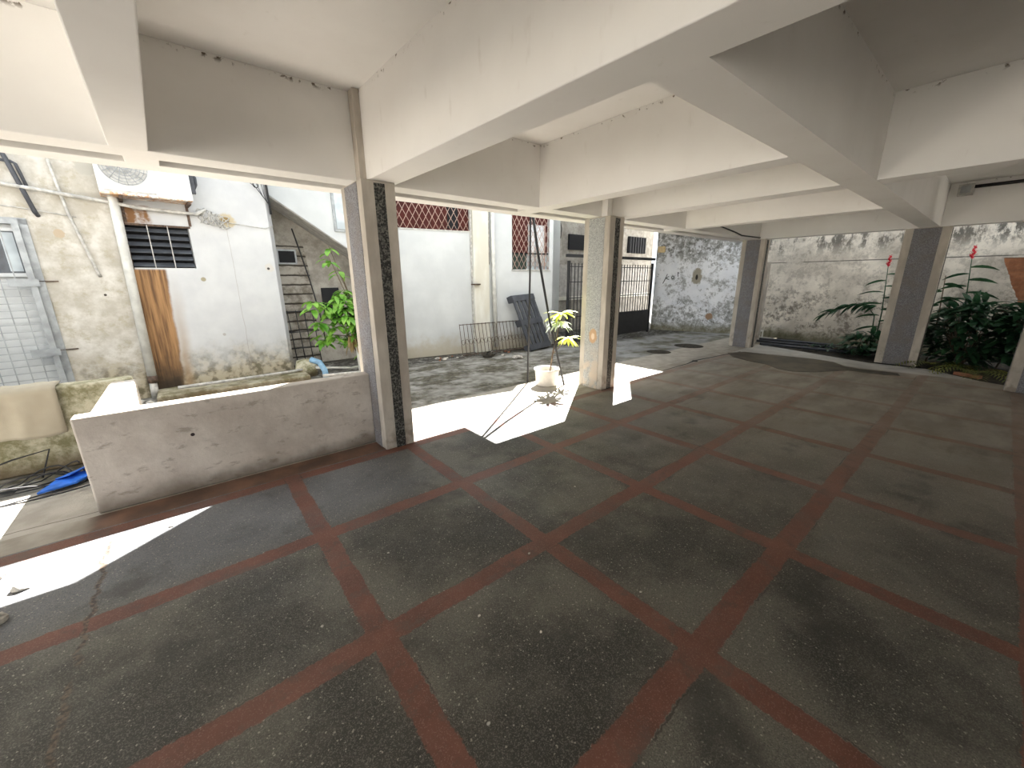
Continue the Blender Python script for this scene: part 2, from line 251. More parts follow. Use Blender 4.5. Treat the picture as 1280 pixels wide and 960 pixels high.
# ------------------------------------------------------------------ mesh builder
class MB:
    def __init__(s): s.v = []; s.f = []; s.smooth = []
    def add(s, vs, fs, smooth=False):
        k = len(s.v); s.v += [Vector(v) for v in vs]; s.f += [tuple(i + k for i in f) for f in fs]; s.smooth += [smooth] * len(fs); return s
    def para(s, o, ex, ey, ez):
        o, ex, ey, ez = map(Vector, (o, ex, ey, ez))
        vs = [o, o + ex, o + ex + ey, o + ey, o + ez, o + ex + ez, o + ex + ey + ez, o + ey + ez]
        return s.add(vs, [(0, 3, 2, 1), (4, 5, 6, 7), (0, 1, 5, 4), (1, 2, 6, 5), (2, 3, 7, 6), (3, 0, 4, 7)])
    def box(s, x0, x1, y0, y1, z0, z1): return s.para((x0, y0, z0), (x1 - x0, 0, 0), (0, y1 - y0, 0), (0, 0, z1 - z0))
    def prism(s, poly, ext):
        n = len(poly); e = Vector(ext); a = [Vector(p) for p in poly]
        return s.add(a + [p + e for p in a], [tuple(range(n))[::-1], tuple(range(n, 2 * n))] + [(i, (i + 1) % n, n + (i + 1) % n, n + i) for i in range(n)])
    def tube(s, pts, r, seg=8, cap=True):
        pts = [Vector(p) for p in pts]; n = len(pts); rs = r if isinstance(r, (list, tuple)) else [r] * n; vs = []; fs = []
        t0 = (pts[1] - pts[0]).normalized(); u = t0.orthogonal().normalized()
        for i, p in enumerate(pts):
            t = (pts[min(i + 1, n - 1)] - pts[max(i - 1, 0)]).normalized(); u = (u - t * u.dot(t)).normalized(); w_ = t.cross(u)
            for k in range(seg):
                a = 2 * math.pi * k / seg; vs.append(p + (u * math.cos(a) + w_ * math.sin(a)) * rs[i])
        for i in range(n - 1):
            for k in range(seg): fs.append((i * seg + k, i * seg + (k + 1) % seg, (i + 1) * seg + (k + 1) % seg, (i + 1) * seg + k))
        if cap: fs += [tuple(range(seg))[::-1], tuple(range((n - 1) * seg, n * seg))]
        return s.add(vs, fs, True)
    def lathe(s, c, prof, seg=28, axis=None):
        c = Vector(c); vs = []; fs = []; n = len(prof)
        q = Vector((0, 0, 1)).rotation_difference(Vector(axis)) if axis else None
        for r, z in prof:
            for k in range(seg):
                a = 2 * math.pi * k / seg; v = Vector((r * math.cos(a), r * math.sin(a), z)); vs.append(c + (q @ v if q else v))
        for i in range(n - 1):
            for k in range(seg): fs.append((i * seg + k, i * seg + (k + 1) % seg, (i + 1) * seg + (k + 1) % seg, (i + 1) * seg + k))
        return s.add(vs, fs, True)
    def rock(s, c, r, sq=.6, seed=0):
        rd = random.Random(seed); c = Vector(c); vs = []; fs = []; nr, ns = 5, 8
        for i in range(nr + 1):
            th = math.pi * i / nr
            for k in range(ns):
                a = 2 * math.pi * k / ns; q = r * (1 + rd.uniform(-.25, .25))
                vs.append(c + Vector((q * math.sin(th) * math.cos(a), q * math.sin(th) * math.sin(a) * .8, q * sq * math.cos(th))))
        for i in range(nr):
            for k in range(ns): fs.append((i * ns + k, (i + 1) * ns + k, (i + 1) * ns + (k + 1) % ns, i * ns + (k + 1) % ns))
        return s.add(vs, fs)
    def leaf(s, base, d, length, width, droop=.3, fold=.25, seg=5, roll=0):
        base, d = Vector(base), Vector(d).normalized(); side = d.cross(Vector((0, 0, 1)))
        side = side.normalized() if side.length > .05 else Vector((1, 0, 0)); p = base.copy(); vs = []; fs = []; dd = d.copy(); side = Matrix.Rotation(roll, 3, d) @ side if roll else side
        for i in range(seg + 1):
            t = i / seg; wv = width * math.sin(math.pi * min(1, t * .92 + .06)) ** .8 * .5; nrm = side.cross(dd).normalized()
            vs += [p + side * wv + nrm * wv * fold, p, p - side * wv + nrm * wv * fold]
            dd = (dd + Vector((0, 0, -droop / seg))).normalized(); p = p + dd * (length / seg)
        for i in range(seg):
            a = i * 3; fs += [(a, a + 1, a + 4, a + 3), (a + 1, a + 2, a + 5, a + 4)]
        return s.add(vs, fs, True)
    def build(s, name, m, parent=None, bevel=0):
        xs, ys, zs = zip(*[tuple(v) for v in s.v]); o_ = Vector(((min(xs) + max(xs)) / 2, (min(ys) + max(ys)) / 2, min(zs)))
        me = bpy.data.meshes.new(name); me.from_pydata([tuple(v - o_) for v in s.v], [], s.f); me.polygons.foreach_set('use_smooth', s.smooth); me.update()
        ms = m if isinstance(m, list) else [m]
        for k in ms: me.materials.append(MT[k])
        o = bpy.data.objects.new(name, me); col.objects.link(o)
        if parent is not None:
            o.parent = parent; base = Vector(parent['_w']); o.location = o_ - base
        else: o.location = o_
        o['_w'] = tuple(o_)
        if bevel:
            bv = o.modifiers.new('bevel', 'BEVEL'); bv.width = bevel; bv.segments = 2; bv.limit_method = 'ANGLE'
        return o
def thing(name, label, cat, loc, group=None):
    o = bpy.data.objects.new(name, None); col.objects.link(o); o.location = loc; o['_w'] = tuple(loc); o.empty_display_size = .1
    return tag(o, label, cat, group)
def tag(o, label, cat, group=None):
    o['label'] = label; o['category'] = cat
    if group: o['group'] = group
    return o
def struct(o): o['kind'] = 'structure'; return o

# ------------------------------------------------------------------ ground and floor
struct(MB().prism([(-6, -6, 0), (8.35, -6, 0), (8.4, -2.2, 0), (8.95, -.62, 0), (9.55, .05, 0), (9.45, .8, 0), (10.3, 3.02, 0), (10.3, 3.2, 0), (-6, 3.2, 0)][::-1], (0, 0, -.12)).build('floor', 'floor'))
struct(MB().box(-8, 13, 3.2, 9.5, -.12, -.002).build('ground_courtyard', 'yard'))
struct(MB().prism([(8.35, -6, -.02), (8.4, -2.2, -.02), (8.95, -.62, -.02), (9.55, .05, -.02), (9.45, .8, -.02), (10.3, 3.02, -.02), (12.2, 3.1, -.02), (12.2, -6, -.02)], (0, 0, -.1)).build('ground_planting_bed', 'soil'))
struct(MB().box(-40, 40, -40, 40, -.3, -.13).build('ground_beyond', 'yard'))

# ------------------------------------------------------------------ ceiling slab and beams
H, CZ, TZ = 2.397, 3.05, 3.2
struct(MB().box(-6, 9.95, -5.4, 3.68, CZ, TZ).build('ceiling', 'ceil'))
def beam(x0, x1, y0, y1, z0=H, z1=CZ + .001): return struct(MB().box(x0, x1, y0, y1, z0, z1).build('ceiling_beam', 'ceil', bevel=.006))
beam(-6, 9.82, 3.08, 3.30)                    # edge beam along the courtyard
beam(-6, 9.95, 3.48, 3.68)                    # outer slab edge
for x0, x1 in ((-.60, -.415), (.94, 1.20), (2.95, 3.17), (4.33, 4.58), (6.35, 6.56), (9.6, 9.82)):
    beam(x0, x1, .57, 3.08) if x0 > 1.2 else struct(MB().prism([(x0 - .045, 3.08, H), (x1 - .045, 3.08, H), (x1 + .20, -5.2, H), (x0 + .20, -5.2, H)], (0, 0, CZ - H + .001)).build('ceiling_beam', 'ceil', bevel=.006))
    if x0 not in (.93, 4.33): beam(x0, x1, 3.30, 3.48)
struct(MB().box(1.15, 9.82, .325, .57, H + .0009, CZ + .001).build('ceiling_beam', 'ceil'))                   # long middle beam
beam(4.33, 4.58, -5.2, .325); beam(9.6, 9.82, -5.2, .325)
# upper storeys and an added shade slab out of frame, whose edges cut the sunlight
struct(MB().box(1.83, 3.94, 3.68, 4.54, 2.92, 4.05).build('balcony_upper', 'white'))
struct(MB().box(7.05, 9.9, 3.68, 4.54, 2.92, 4.05).build('balcony_upper', 'white'))
struct(MB().box(8.27, 12.5, 4.54, 6.75, 3.0, 3.2).build('shade_slab', 'white'))  # unseen slab, made up to keep sun off the far floor
struct(MB().box(-6, 7.0, 6.64, 9.5, 4.8, 5.0).build('roof_eave', 'white'))
struct(MB().box(7.0, 14, 6.64, 9.5, 4.8, 5.0).build('roof_eave', 'white'))
struct(MB().box(-2.5, 9.2, -5.5, -5.3, 0, CZ).build('wall_back', 'ceil'))  # unseen wall, added to darken the rear and right side

# ------------------------------------------------------------------ columns
def column(x0, x1, y0, y1, front, side, label, ztop=H):
    t = thing('concrete_column', label, 'column', ((x0 + x1) / 2, (y0 + y1) / 2, 0), 'columns around the covered floor')
    MB().box(x0, x1, y0, y1, 0, ztop).build('shaft', 'render', t, bevel=.006)
    e = .004; wx = (x1 - x0); wy = (y1 - y0)
    if front: MB().box(x0 + wx * .36, x0 + wx * .68, y0 - e, y0 + .01, .0, ztop - .02).build('pebble_strip', front, t)
    MB().box(x0 - e, x0 + .01, y0 + wy * .2, y1 - wy * .2, .0, ztop - .01).build('terrazzo_panel', side, t)
    MB().box(x0 + wx * .3, x1 - wx * .3, y1 - .01, y1 + e, .0, ztop - .02).build('terrazzo_panel', side, t)
    return t
p1 = column(.83, 1.12, 2.94, 3.46, 'inset_dark', 'inset_grey', 'nearest column, beside the low wall, with a black pebble strip and grey terrazzo side')
MB().box(.845, .925, 2.985, 3.079, H, CZ).build('upper_pilaster', 'render', p1)
p2 = column(4.09, 4.40, 2.92, 3.36, 'inset_dark', 'inset_pale', 'middle column behind the potted plant, pale grey panel with a round brown stain')
MB().box(4.10, 4.18, 2.985, 3.079, H, CZ).build('upper_pilaster', 'ceil', p2)
column(9.55, 9.84, 2.93, 3.40, 'inset_dark', 'inset_grey', 'farthest column standing by the mouldy white wall and the puddle')
column(9.62, 9.91, .18, .75, 'inset_dark', 'inset_grey', 'leaning-looking column with a dark grey panel in front of the red ginger flowers')
column(8.40, 8.70, -1.38, -.84, 'inset_grey', 'inset_grey', 'column cut off by the right edge of the photo beside the planting bed', H)

# ------------------------------------------------------------------ low walls
lw = thing('low_wall', 'low plastered parapet wall with sunlit top joined to the nearest column', 'low wall', (-.17, 3.27, 0))
rd = random.Random(3)
m = MB(); m.box(-1.17, .829, 3.215, 3.345, 0, .715); m.box(-1.09, -.92, 3.345, 4.44, 0, .716); m.build('wall_body', 'lowwall', lw, bevel=.012)
tw = struct(MB().box(-6, -.95, 4.44, 4.62, 0, .73).build('wall_garden', 'mossy', bevel=.02))
# towel draped over the mossy wall
m = MB(); nx, nz = 26, 22; vs = []
for j in range(nz + 1):
    for i in range(nx + 1):
        x = -2.35 + .93 * i / nx; t_ = j / nz * .62; fold = .012 * math.sin(i * .9) + .008 * math.sin(i * 2.3 + j * .2)
        if t_ < .2: y, z = 4.63 - t_, .745 + fold * .3
        else: y, z = 4.425 - abs(fold) - .004, .745 - (t_ - .2) * (1 - .03 * math.sin(i * .5))
        if x > -1.7 and i % 26 == 13: z += .0
        vs.append((x - .03 * (t_ > .3) * (t_ - .3), y, z))
fs = [(j * (nx + 1) + i, j * (nx + 1) + i + 1, (j + 1) * (nx + 1) + i + 1, (j + 1) * (nx + 1) + i) for j in range(nz) for i in range(nx)]
m.add(vs, fs, True); tow = m.build('towel', 'towel'); sm = tow.modifiers.new('thickness', 'SOLIDIFY'); sm.thickness = .008
tag(tow, 'beige towel hung over the mossy wall at the left edge', 'towel')

# ------------------------------------------------------------------ left facade (W1)
A1 = Vector((-4, 6.6, 0)); U1 = Vector((4.83, .4, 0)).normalized(); N1 = Vector((U1.y, -U1.x, 0))   # N towards the camera
def w1(s, z, d=0.0): return A1 + U1 * s + N1 * d + Vector((0, 0, z))
def slab(P, s0, s1, z0, z1, d0, d1, mb=None):
    mb = mb or MB(); o = P(s0, z0, d0); return mb.para(o, P(s1, z0, d0) - o, P(s0, z0, d1) - o, P(s0, z1, d0) - o)
struct(slab(w1, -4, 2.28 - .95, 0, 4.8, 0, -.25).build('wall_left', 'facade'))
m = slab(w1, 1.33, 2.30, 2.26, 4.8, 0, -.25); struct(m.build('wall_left', 'facade'))
# wall with louvre opening: pieces in one mesh
m = MB(); slab(w1, 2.30, 3.12, 0, 4.8, 0, -.25, m); slab(w1, 3.79, 4.86, 0, 4.8, 0, -.25, m); slab(w1, 3.12, 3.79, 0, 1.775, 0, -.25, m); slab(w1, 3.12, 3.79, 2.325, 4.8, 0, -.25, m)
m.para(w1(4.86, 0, 0), U1 * -.05, Vector((0, 1.5, 0)), Vector((0, 0, 4.8)))
struct(m.build('wall_left', 'facade'))
# door with grille
d1 = struct(slab(w1, 1.36, 2.27, .0, 2.26, -.08, -.12).build('door_1', 'white_metal'))
m = MB(); slab(w1, 1.30, 1.36, 0, 2.3, .02, -.1, m); slab(w1, 2.24, 2.31, 0, 2.3, .02, -.1, m); slab(w1, 1.30, 2.31, 2.24, 2.31, .02, -.1, m); m.build('door_frame', 'grey_metal', d1)
m = MB(); slab(w1, 1.55, 2.20, 1.70, 2.17, -.05, -.09, m); m.build('window_pane', 'slat', d1)
m = MB(); slab(w1, 2.07, 2.17, 1.72, 2.15, -.04, -.055, m); m.build('window_glass', 'glass', d1)
m = MB(); slab(w1, 1.5, 2.22, 2.165, 2.20, -.03, -.07, m); slab(w1, 1.5, 2.22, 1.66, 1.70, -.03, -.07, m); slab(w1, 2.195, 2.225, 1.68, 2.2, -.03, -.07, m); m.build('window_frame', 'white_metal', d1)
gr = thing('security_grille', 'grey wire security grille over the white door at the left edge', 'security grille', w1(1.8, 0, .05))
m = MB(); z = .12
while z < 1.66: slab(w1, 1.36, 2.24, z, z + .008, .045, .053, m); z += .082
m.build('horizontal_wires', 'grey_metal', gr)
m = MB(); s = 1.40
while s < 2.24: slab(w1, s, s + .010, .06, 2.2, .05, .06, m); s += .115
m.build('vertical_wires', 'grey_metal', gr)
slab(w1, 2.19, 2.245, 0, 2.24, .03, .065).build('frame_post', 'grey_metal', gr)
for z in (1.55, .72):
    mm_ = slab(w1, 2.03, 2.27, z, z + .085, .06, .075); h = mm_.build('hinge_plate', 'grey_metal', gr)
    slab(w1, 2.22, 2.42, z + .05, z + .062, .0, .02).build('hinge_pin', 'rust_iron', h)

# louvre window
lv = struct(slab(w1, 3.12, 3.79, 1.775, 2.325, -.14, -.16).build('window_1', 'dark'))
for k in range(6):
    z = 1.79 + k * .089; o = w1(3.13, z, -.02); MB().para(o, U1 * .65, N1 * -.075 + Vector((0, 0, .05)), Vector((0, 0, .006)) + N1 * .004).build('louvre_slat', 'slat', lv)
for s in (3.345, 3.555): slab(w1, s, s + .010, 1.775, 2.325, .0, .012).build('window_bar', 'grey_pvc', lv)
m = MB(); slab(w1, 3.10, 3.13, 1.75, 2.34, -.02, .015, m); slab(w1, 3.10, 3.81, 2.31, 2.335, -.02, .01, m); m.build('window_frame', 'rust_iron', lv)

# air conditioner
ac = thing('air_conditioner', 'rusty white outdoor air conditioning unit above the louvre window', 'air conditioner', w1(3.42, 2.6, .2))
B_ = .34
slab(w1, 2.98, 3.86, 2.62, 3.16, .03, B_).build('casing', 'ac', ac, bevel=.01)
slab(w1, 3.52, 3.865, 2.635, 3.165, B_, B_ + .008).build('service_panel', 'white_metal', ac)
c0 = w1(3.24, 2.96, B_ + .004)
m = MB(); m.lathe(c0, [(.0, 0), (.215, 0), (.22, .004)], 32, N1); m.build('fan_recess', 'grey_pvc', ac)
m = MB()
for r in (.05, .085, .12, .155, .19, .22):
    m.tube([c0 + N1 * .016 + (U1 * math.cos(a) + Vector((0, 0, 1)) * math.sin(a)) * r for a in [2 * math.pi * i / 28 for i in range(29)]], .0035, 5, False)
for i in range(16):
    a = 2 * math.pi * i / 16; a2 = a + .45
    m.tube([c0 + N1 * .018 + (U1 * math.cos(a) + Vector((0, 0, 1)) * math.sin(a)) * .04, c0 + N1 * .018 + (U1 * math.cos(a2) + Vector((0, 0, 1)) * math.sin(a2)) * .22], .0035, 5)
m.build('fan_grille', 'grey_metal', ac)
m = MB(); slab(w1, 3.02, 3.50, 2.66, 2.675, B_, B_ + .01, m); m.build('seam', 'grey_pvc', ac)
for s in (3.14, 3.80):
    m = MB(); slab(w1, s, s + .035, 2.58, 2.615, 0, B_ + .02, m); slab(w1, s, s + .03, 2.34, 2.6, 0, .02, m); m.build('wall_bracket', 'rust_iron', ac)
m = MB(); m.tube([w1(3.90, 2.78, .2), w1(3.94, 2.86, .22), w1(3.945, 2.95, .22), w1(3.90, 3.0, .2)], .02, 8); m.box(*([0] * 0) or (-.12, -.07, 6.62, 6.72, 2.74, 3.0)); m.build('valve_cover', 'black_plastic', ac)

# pipes on the left facade
def pipe(name, pts, r, mat_, label, cat='pipe', seg=10, P=w1, group=None):
    return tag(MB().tube([P(*q) for q in pts], r, seg).build(name, mat_), label, cat, group)
dp = thing('drain_pipe', 'thick white drain pipe running down left of the brown rust stain', 'drain pipe', w1(3.03, 0, .07))
MB().tube([w1(3.09, 4.0, .06), w1(3.085, 2.5, .06), w1(3.035, .30, .06)], .052, 14).build('pipe', 'white_pvc', dp)
MB().tube([w1(3.035, .32, .06), w1(3.03, .22, .06)], .058, 14).build('collar', 'rust_iron', dp)
MB().tube([w1(3.03, .24, .06), w1(3.02, -.0, .06)], .045, 14).build('lower_pipe', 'grey_pvc', dp)
pipe('water_pipe', [(1.2, 2.73, .05), (2.2, 2.66, .05), (2.40, 2.635, .07), (3.05, 2.56, .07), (3.3, 2.52, .09), (3.9, 2.50, .08), (4.02, 2.58, .06)], .022, 'grey_pvc', 'horizontal pale pipe crossing the facade under the air conditioner')
pipe('conduit', [(2.62, 3.4, .04), (2.615, 2.95, .04), (2.66, 2.4, .04), (2.78, 1.70, .03), (2.79, 1.66, .01)], .016, 'grey_pvc', 'thin slanting conduit down the facade between door and drain pipe', 'conduit')
pipe('black_pipe', [(2.20, 3.3, .06), (2.30, 2.92, .06), (2.40, 2.38, .06), (2.41, 2.35, .0)], .022, 'black_plastic', 'black slanting pipe above the white door')
pipe('black_pipe', [(1.6, 2.93, .05), (2.33, 2.90, .05), (2.36, 2.88, .05), (2.40, 2.62, .05)], .016, 'black_plastic', 'black elbow pipe behind the slanting black pipe', 'pipe')
pipe('thin_cable', [(1.2, 2.52, .02), (2.3, 2.42, .02), (2.72, 2.36, .02)], .006, 'grey_pvc', 'thin straight cable just above the white door', 'cable')
pipe('thin_cable', [(3.88, 2.52, .03), (4.1, 2.44, .03), (4.35, 2.42, .02), (4.75, 2.38, .02), (4.86, 2.43, .01)], .006, 'grey_pvc', 'pale cable crossing the white facade right of the air conditioner', 'cable')
rd = random.Random(5)
m = MB()
for k in range(5):
    pts = []; s, z = 3.95, 2.6
    for i in range(16):
        pts.append(w1(s + .02 * i + .05 * math.sin(i * 1.3 + k), 2.50 + .09 * math.sin(i * .8 + k * 1.7) - .006 * i, .05 + .02 * math.sin(i + k)))
    m.tube(pts, .006, 5)
tag(m.build('cable_tangle', 'grey_pvc'), 'tangle of pale cables on the white facade beside the air conditioner', 'cables')
m = MB()
for k in range(5):
    s0 = 4.52 + .08 * k
    m.tube([w1(s0 - .04, 3.5, .05), w1(s0, 3.1, .06), w1(4.70 + .035 * k, 2.96 - .05 * k, .05), w1(4.86, 2.72, .03)], .0045, 5)
m.tube([w1(4.70, 2.99, .06) + (U1 * math.cos(a) + Vector((0, 0, 1)) * math.sin(a)) * .035 for a in [i * .6 for i in range(22)]], .006, 5)
tag(m.build('hanging_wires', 'dark_rubber'), 'bunch of dark wires with a coil near the facade corner', 'wires')
tag(MB().tube([(.83, 6.985, 3.5), (.84, 6.985, 2.9), (.845, 6.985, 2.6)], .016, 8).build('corner_conduit', 'dark_rubber'), 'dark vertical conduit at the right corner of the white facade', 'conduit')
# rubble at the base of drain pipe
def rocks(pts, label, mat_='stone', name='rubble_stone', group='rubble'):
    for i, (x, y, r) in enumerate(pts):
        tag(MB().rock((x, y, r * .45), r, .55, i * 7 + int(x * 10)).build(name, mat_), label, 'stone', group)
rocks([(-1.14, 6.5, .06), (-1.02, 6.42, .05), (-.82, 6.45, .07), (-.72, 6.5, .05), (-.63, 6.4, .05), (-1.22, 6.4, .05)], 'small rubble stone lying at the foot of the drain pipe', group='stones at the foot of the drain pipe')
# pipes along base behind low wall
tag(MB().tube([(-.7, 6.2, .22), (.0, 6.45, .17), (.75, 6.7, .13), (1.2, 6.75, .14)], .022, 8).build('ground_pipe', 'grey_pvc'), 'long grey pipe lying along the foot of the white facade', 'pipe')
struct(MB().box(-.95, .95, 6.35, 6.95, 0, .10).build('trim_1', 'mossy', bevel=.02))
tag(MB().tube([(1.02, 5.62, .0), (1.0, 5.62, .30), (.95, 5.66, .42), (.86, 5.75, .46)], .042, 12).build('blue_pipe', 'blue_pipe'), 'pale blue bent pipe standing behind the low wall', 'pipe')
tag(MB().tube([(1.62, 5.9, 0), (1.60, 5.9, .55)], .03, 10).build('pipe_stub', 'white_pvc'), 'upright white pipe stub below the green shrub', 'pipe')
tag(MB().lathe((1.62, 5.55, 0), [(.0, .0), (.04, .0), (.045, .25), (.03, .33), (.0, .34)], 12).build('pipe_stub', 'grey_metal'), 'short grey stub with rounded cap beside the blue pipe', 'pipe')
tag(MB().tube([(.95, 5.9, .30), (1.5, 6.0, .20), (2.3, 6.1, .22)], .018, 8).build('ground_pipe', 'white_pvc'), 'thin pale pipe lying behind the shrub trunk', 'pipe')
tag(MB().tube([(.95, 5.55, .24), (1.5, 5.6, .2), (2.2, 5.7, .24)], .022, 8).build('ground_pipe', 'grey_pvc'), 'thicker pale pipe lying nearest the low wall top', 'pipe')
tag(MB().lathe((1.0, 6.85, 0), [(0, 0), (.17, 0), (.18, .12), (.14, .26), (0, .29)], 18).build('clay_bin', 'mossy'), 'round brown lump at the foot of the facade corner', 'lump')

# ------------------------------------------------------------------ recess with stair
struct(MB().box(.7, 3.2, 7.9, 8.1, 0, 4.8).build('wall_recess', 'recess'))
struct(MB().box(2.72, 2.86, 6.95, 7.9, 0, 4.8).build('wall_return', 'white'))
struct(MB().prism([(.78, 7.88, 0), (1.50, 7.88, 0), (1.50, 7.88, 1.6), (1.44, 7.88, 2.24), (.78, 7.88, 2.3)], (0, .03, 0)).build('wall_masonry', 'masonry'))
lf = struct(MB().box(.98, 1.30, 7.84, 7.885, 1.88, 2.14).build('window_2', 'grey_metal')); MB().box(1.01, 1.27, 7.83, 7.845, 1.91, 2.11).build('pane', 'dark', lf)
st = MB(); st.prism([(.80, 7.28, 3.0), (2.72, 7.28, 1.72), (2.72, 7.28, 4.6), (.80, 7.28, 4.6)], (0, .12, 0)); struct(st.build('wall_stair', 'white'))
struct(MB().prism([(.80, 7.30, 2.98), (2.72, 7.30, 1.70), (2.72, 7.30, 1.86), (.80, 7.30, 3.14)], (0, .6, 0)).build('stair_soffit', 'stair'))
wn = struct(MB().box(1.86, 2.22, 7.25, 7.28, 2.44, 3.3).build('window_3', 'grey_metal')); MB().box(1.90, 2.19, 7.235, 7.255, 2.48, 3.27).build('pane', 'glass', wn)
sb = thing('iron_bars', 'dark iron bar panel leaning in the recess behind the shrub', 'bars', (1.15, 7.6, 0))
m = MB()
for i in range(5): m.tube([(.90 + .14 * i, 7.7, 0), (.86 + .14 * i, 7.8, 1.05)], .008, 6)
m.build('uprights', 'black_iron', sb)
for z in (.35, .65, 1.03): MB().tube([(.84, 7.70 + z * .09, z), (1.5, 7.70 + z * .09, z)], .01, 6).build('rail', 'black_iron', sb)
tag(MB().tube([(1.28, 7.82, 2.5), (1.36, 7.8, 2.1), (1.46, 7.8, 1.6), (1.55, 7.78, 1.0), (1.6, 7.75, .3)], .012, 6).build('slack_cable', 'dark_rubber'), 'slack black cable hanging down the dark recess wall', 'cable')
struct(MB().box(1.66, 1.98, 7.86, 7.92, .85, 1.45).build('window_4', 'dark'))

# green shrub in the recess
sh = thing('green_shrub', 'bright green leafy shrub growing between facade and nearest column', 'shrub', (1.6, 6.1, 0))
rd = random.Random(11); stems = MB(); lv_ = MB(); dry = MB()
tips = [(.98, 5.75, 1.30), (1.05, 5.8, 1.0), (1.10, 5.9, .8), (1.25, 5.9, 1.15), (1.38, 5.9, 1.05), (1.45, 5.8, 1.30), (1.5, 6.0, 1.45), (1.35, 5.9, 1.38), (1.62, 5.9, 1.1), (1.6, 5.9, .85), (1.7, 6, 1.4), (1.5, 6, .75), (1.35, 6.0, 1.95), (1.52, 6.1, 1.75), (1.40, 6.1, 2.1), (1.75, 6, .55), (1.65, 5.9, 1.25), (1.2, 5.85, 1.28), (1.3, 5.8, .95), (1.45, 5.75, 1.15), (1.55, 5.85, 1.25), (1.38, 5.85, 1.22), (1.55, 5.8, .98), (1.25, 5.85, .78), (1.6, 5.8, 1.12)]
for i, tpt in enumerate(tips):
    tp = Vector(tpt) + Vector((.0, 0, 0)); mid = Vector((1.68, 6.15, .5)).lerp(tp, .5) + Vector((.08, 0, .08))
    stems.tube([(1.72, 6.2, 0), (1.68, 6.15, .4), mid, tp], [.016, .013, .008, .004], 6)
    nl = 12 if tpt[2] < 1.7 else 5
    for k in range(nl):
        a = 2 * math.pi * k / nl + rd.uniform(-.4, .4); q = tp - Vector((0, 0, rd.uniform(0, .14)))
        lv_.leaf(q, (math.cos(a), math.sin(a), rd.uniform(-.2, .35)), rd.uniform(.16, .24), rd.uniform(.065, .09), 1.0)
stems.build('branches', 'bark', sh); lv_.build('leaves', 'leaf_bright', sh)
for k in range(16): dry.leaf(Vector((1.5 + rd.uniform(-.06, .06), 5.85, .68 + rd.uniform(-.06, .1))), (rd.uniform(-.6, .6), rd.uniform(-.6, .3), -1.2), rd.uniform(.14, .24), .035, .6)
dry.build('dead_leaves', 'leaf_dry', sh)

# ------------------------------------------------------------------ white house wall (W2)
A2 = Vector((1.3, 7.35, 0)); U2 = Vector((5.35, -1.0, 0)).normalized(); N2 = Vector((U2.y, -U2.x, 0))
def w2(s, z, d=0.0): return A2 + U2 * s + N2 * d + Vector((0, 0, z))
L2 = 5.49
m = MB(); slab(w2, 1.45, 5.49, 0, 1.80, 0, -.2, m); slab(w2, 1.45, 4.185, 1.80, 2.555, 0, -.2, m); slab(w2, 3.19, 4.185, 2.555, 4.8, 0, -.2, m); slab(w2, 5.185, 5.49, 1.8, 4.8, 0, -.2, m)
slab(w2, 1.45, 3.19, 3.35, 4.8, 0, -.2, m); slab(w2, 4.185, 5.185, 3.35, 4.8, 0, -.2, m); m.para(w2(5.49, 0, 0), U2 * -.2, Vector((0, 1.9, 0)), Vector((0, 0, 4.8)))
struct(m.build('wall_house', 'white'))
def lattice(parent, s0, s1, z0, z1, d, px, pz, r=.006):
    m = MB()
    for sg in (1, -1):
        k = -40
        while k < 80:
            # line s = s0 + k*px + sg*(z - z0)*px/pz clipped to the rectangle
            f = lambda z: s0 + k * px + sg * (z - z0) * px / pz
            zs = [z0, z1]; zz = []
            for lim in (s0, s1):
                z_ = z0 + (lim - s0 - k * px) * pz / px / sg; zz.append(z_)
            lo, hi = max(z0, min(zz)), min(z1, max(zz))
            if hi - lo > .01: m.tube([w2(f(lo), lo, d), w2(f(hi), hi, d)], r, 5)
            k += 1
    return m.build('diamond_lattice', 'pinkwire', parent)
wa = struct(slab(w2, 1.45, 3.19, 2.555, 3.35, -.08, -.12).build('window_5', 'red_tile')); lattice(wa, 1.6, 3.18, 2.56, 3.3, .0, .13, .23)
slab(w2, 1.45, 3.19, 2.54, 2.56, -.02, .02).build('window_sill', 'grey_pvc', wa); slab(w2, 2.72, 2.95, 2.6, 3.3, -.07, -.08).build('dark_gap', 'dark', wa)
wb = struct(slab(w2, 4.185, 5.185, 2.16, 3.35, -.10, -.14).build('window_6', 'red_tile')); lattice(wb, 4.19, 5.18, 1.81, 3.3, .0, .12, .22)
slab(w2, 4.185, 4.62, 1.80, 2.17, -.10, -.14).build('lower_panel', 'green_dark', wb)
slab(w2, 4.62, 5.185, 1.80, 2.17, -.11, -.14).build('lower_pane', 'glass', wb)
m = MB(); vs = []
for i in range(31):
    s = 4.66 + .44 * i / 30
    for z in (1.88, 2.78): vs.append(w2(s, z, -.085 + .014 * math.sin(i * 1.4)))
m.add(vs, [(2 * i, 2 * i + 2, 2 * i + 3, 2 * i + 1) for i in range(30)], True); cu = m.build('curtain', 'curtain', wb); cu.modifiers.new('t', 'SOLIDIFY').thickness = .004
for s in (4.64, 4.83, 5.08): slab(w2, s, s + .02, 1.8, 2.8, -.05, -.07).build('mullion', 'grey_metal' if s < 5 else 'pinkwire', wb)
slab(w2, 4.185, 5.185, 2.14, 2.165, -.04, -.07).build('mullion', 'dark', wb); slab(w2, 4.17, 5.2, 1.775, 1.80, -.02, .03).build('window_sill', 'grey_pvc', wb)
struct(slab(w2, 3.20, 3.56, 0, 4.8, 0, .10).build('trim_2', 'pilaster', bevel=.008))
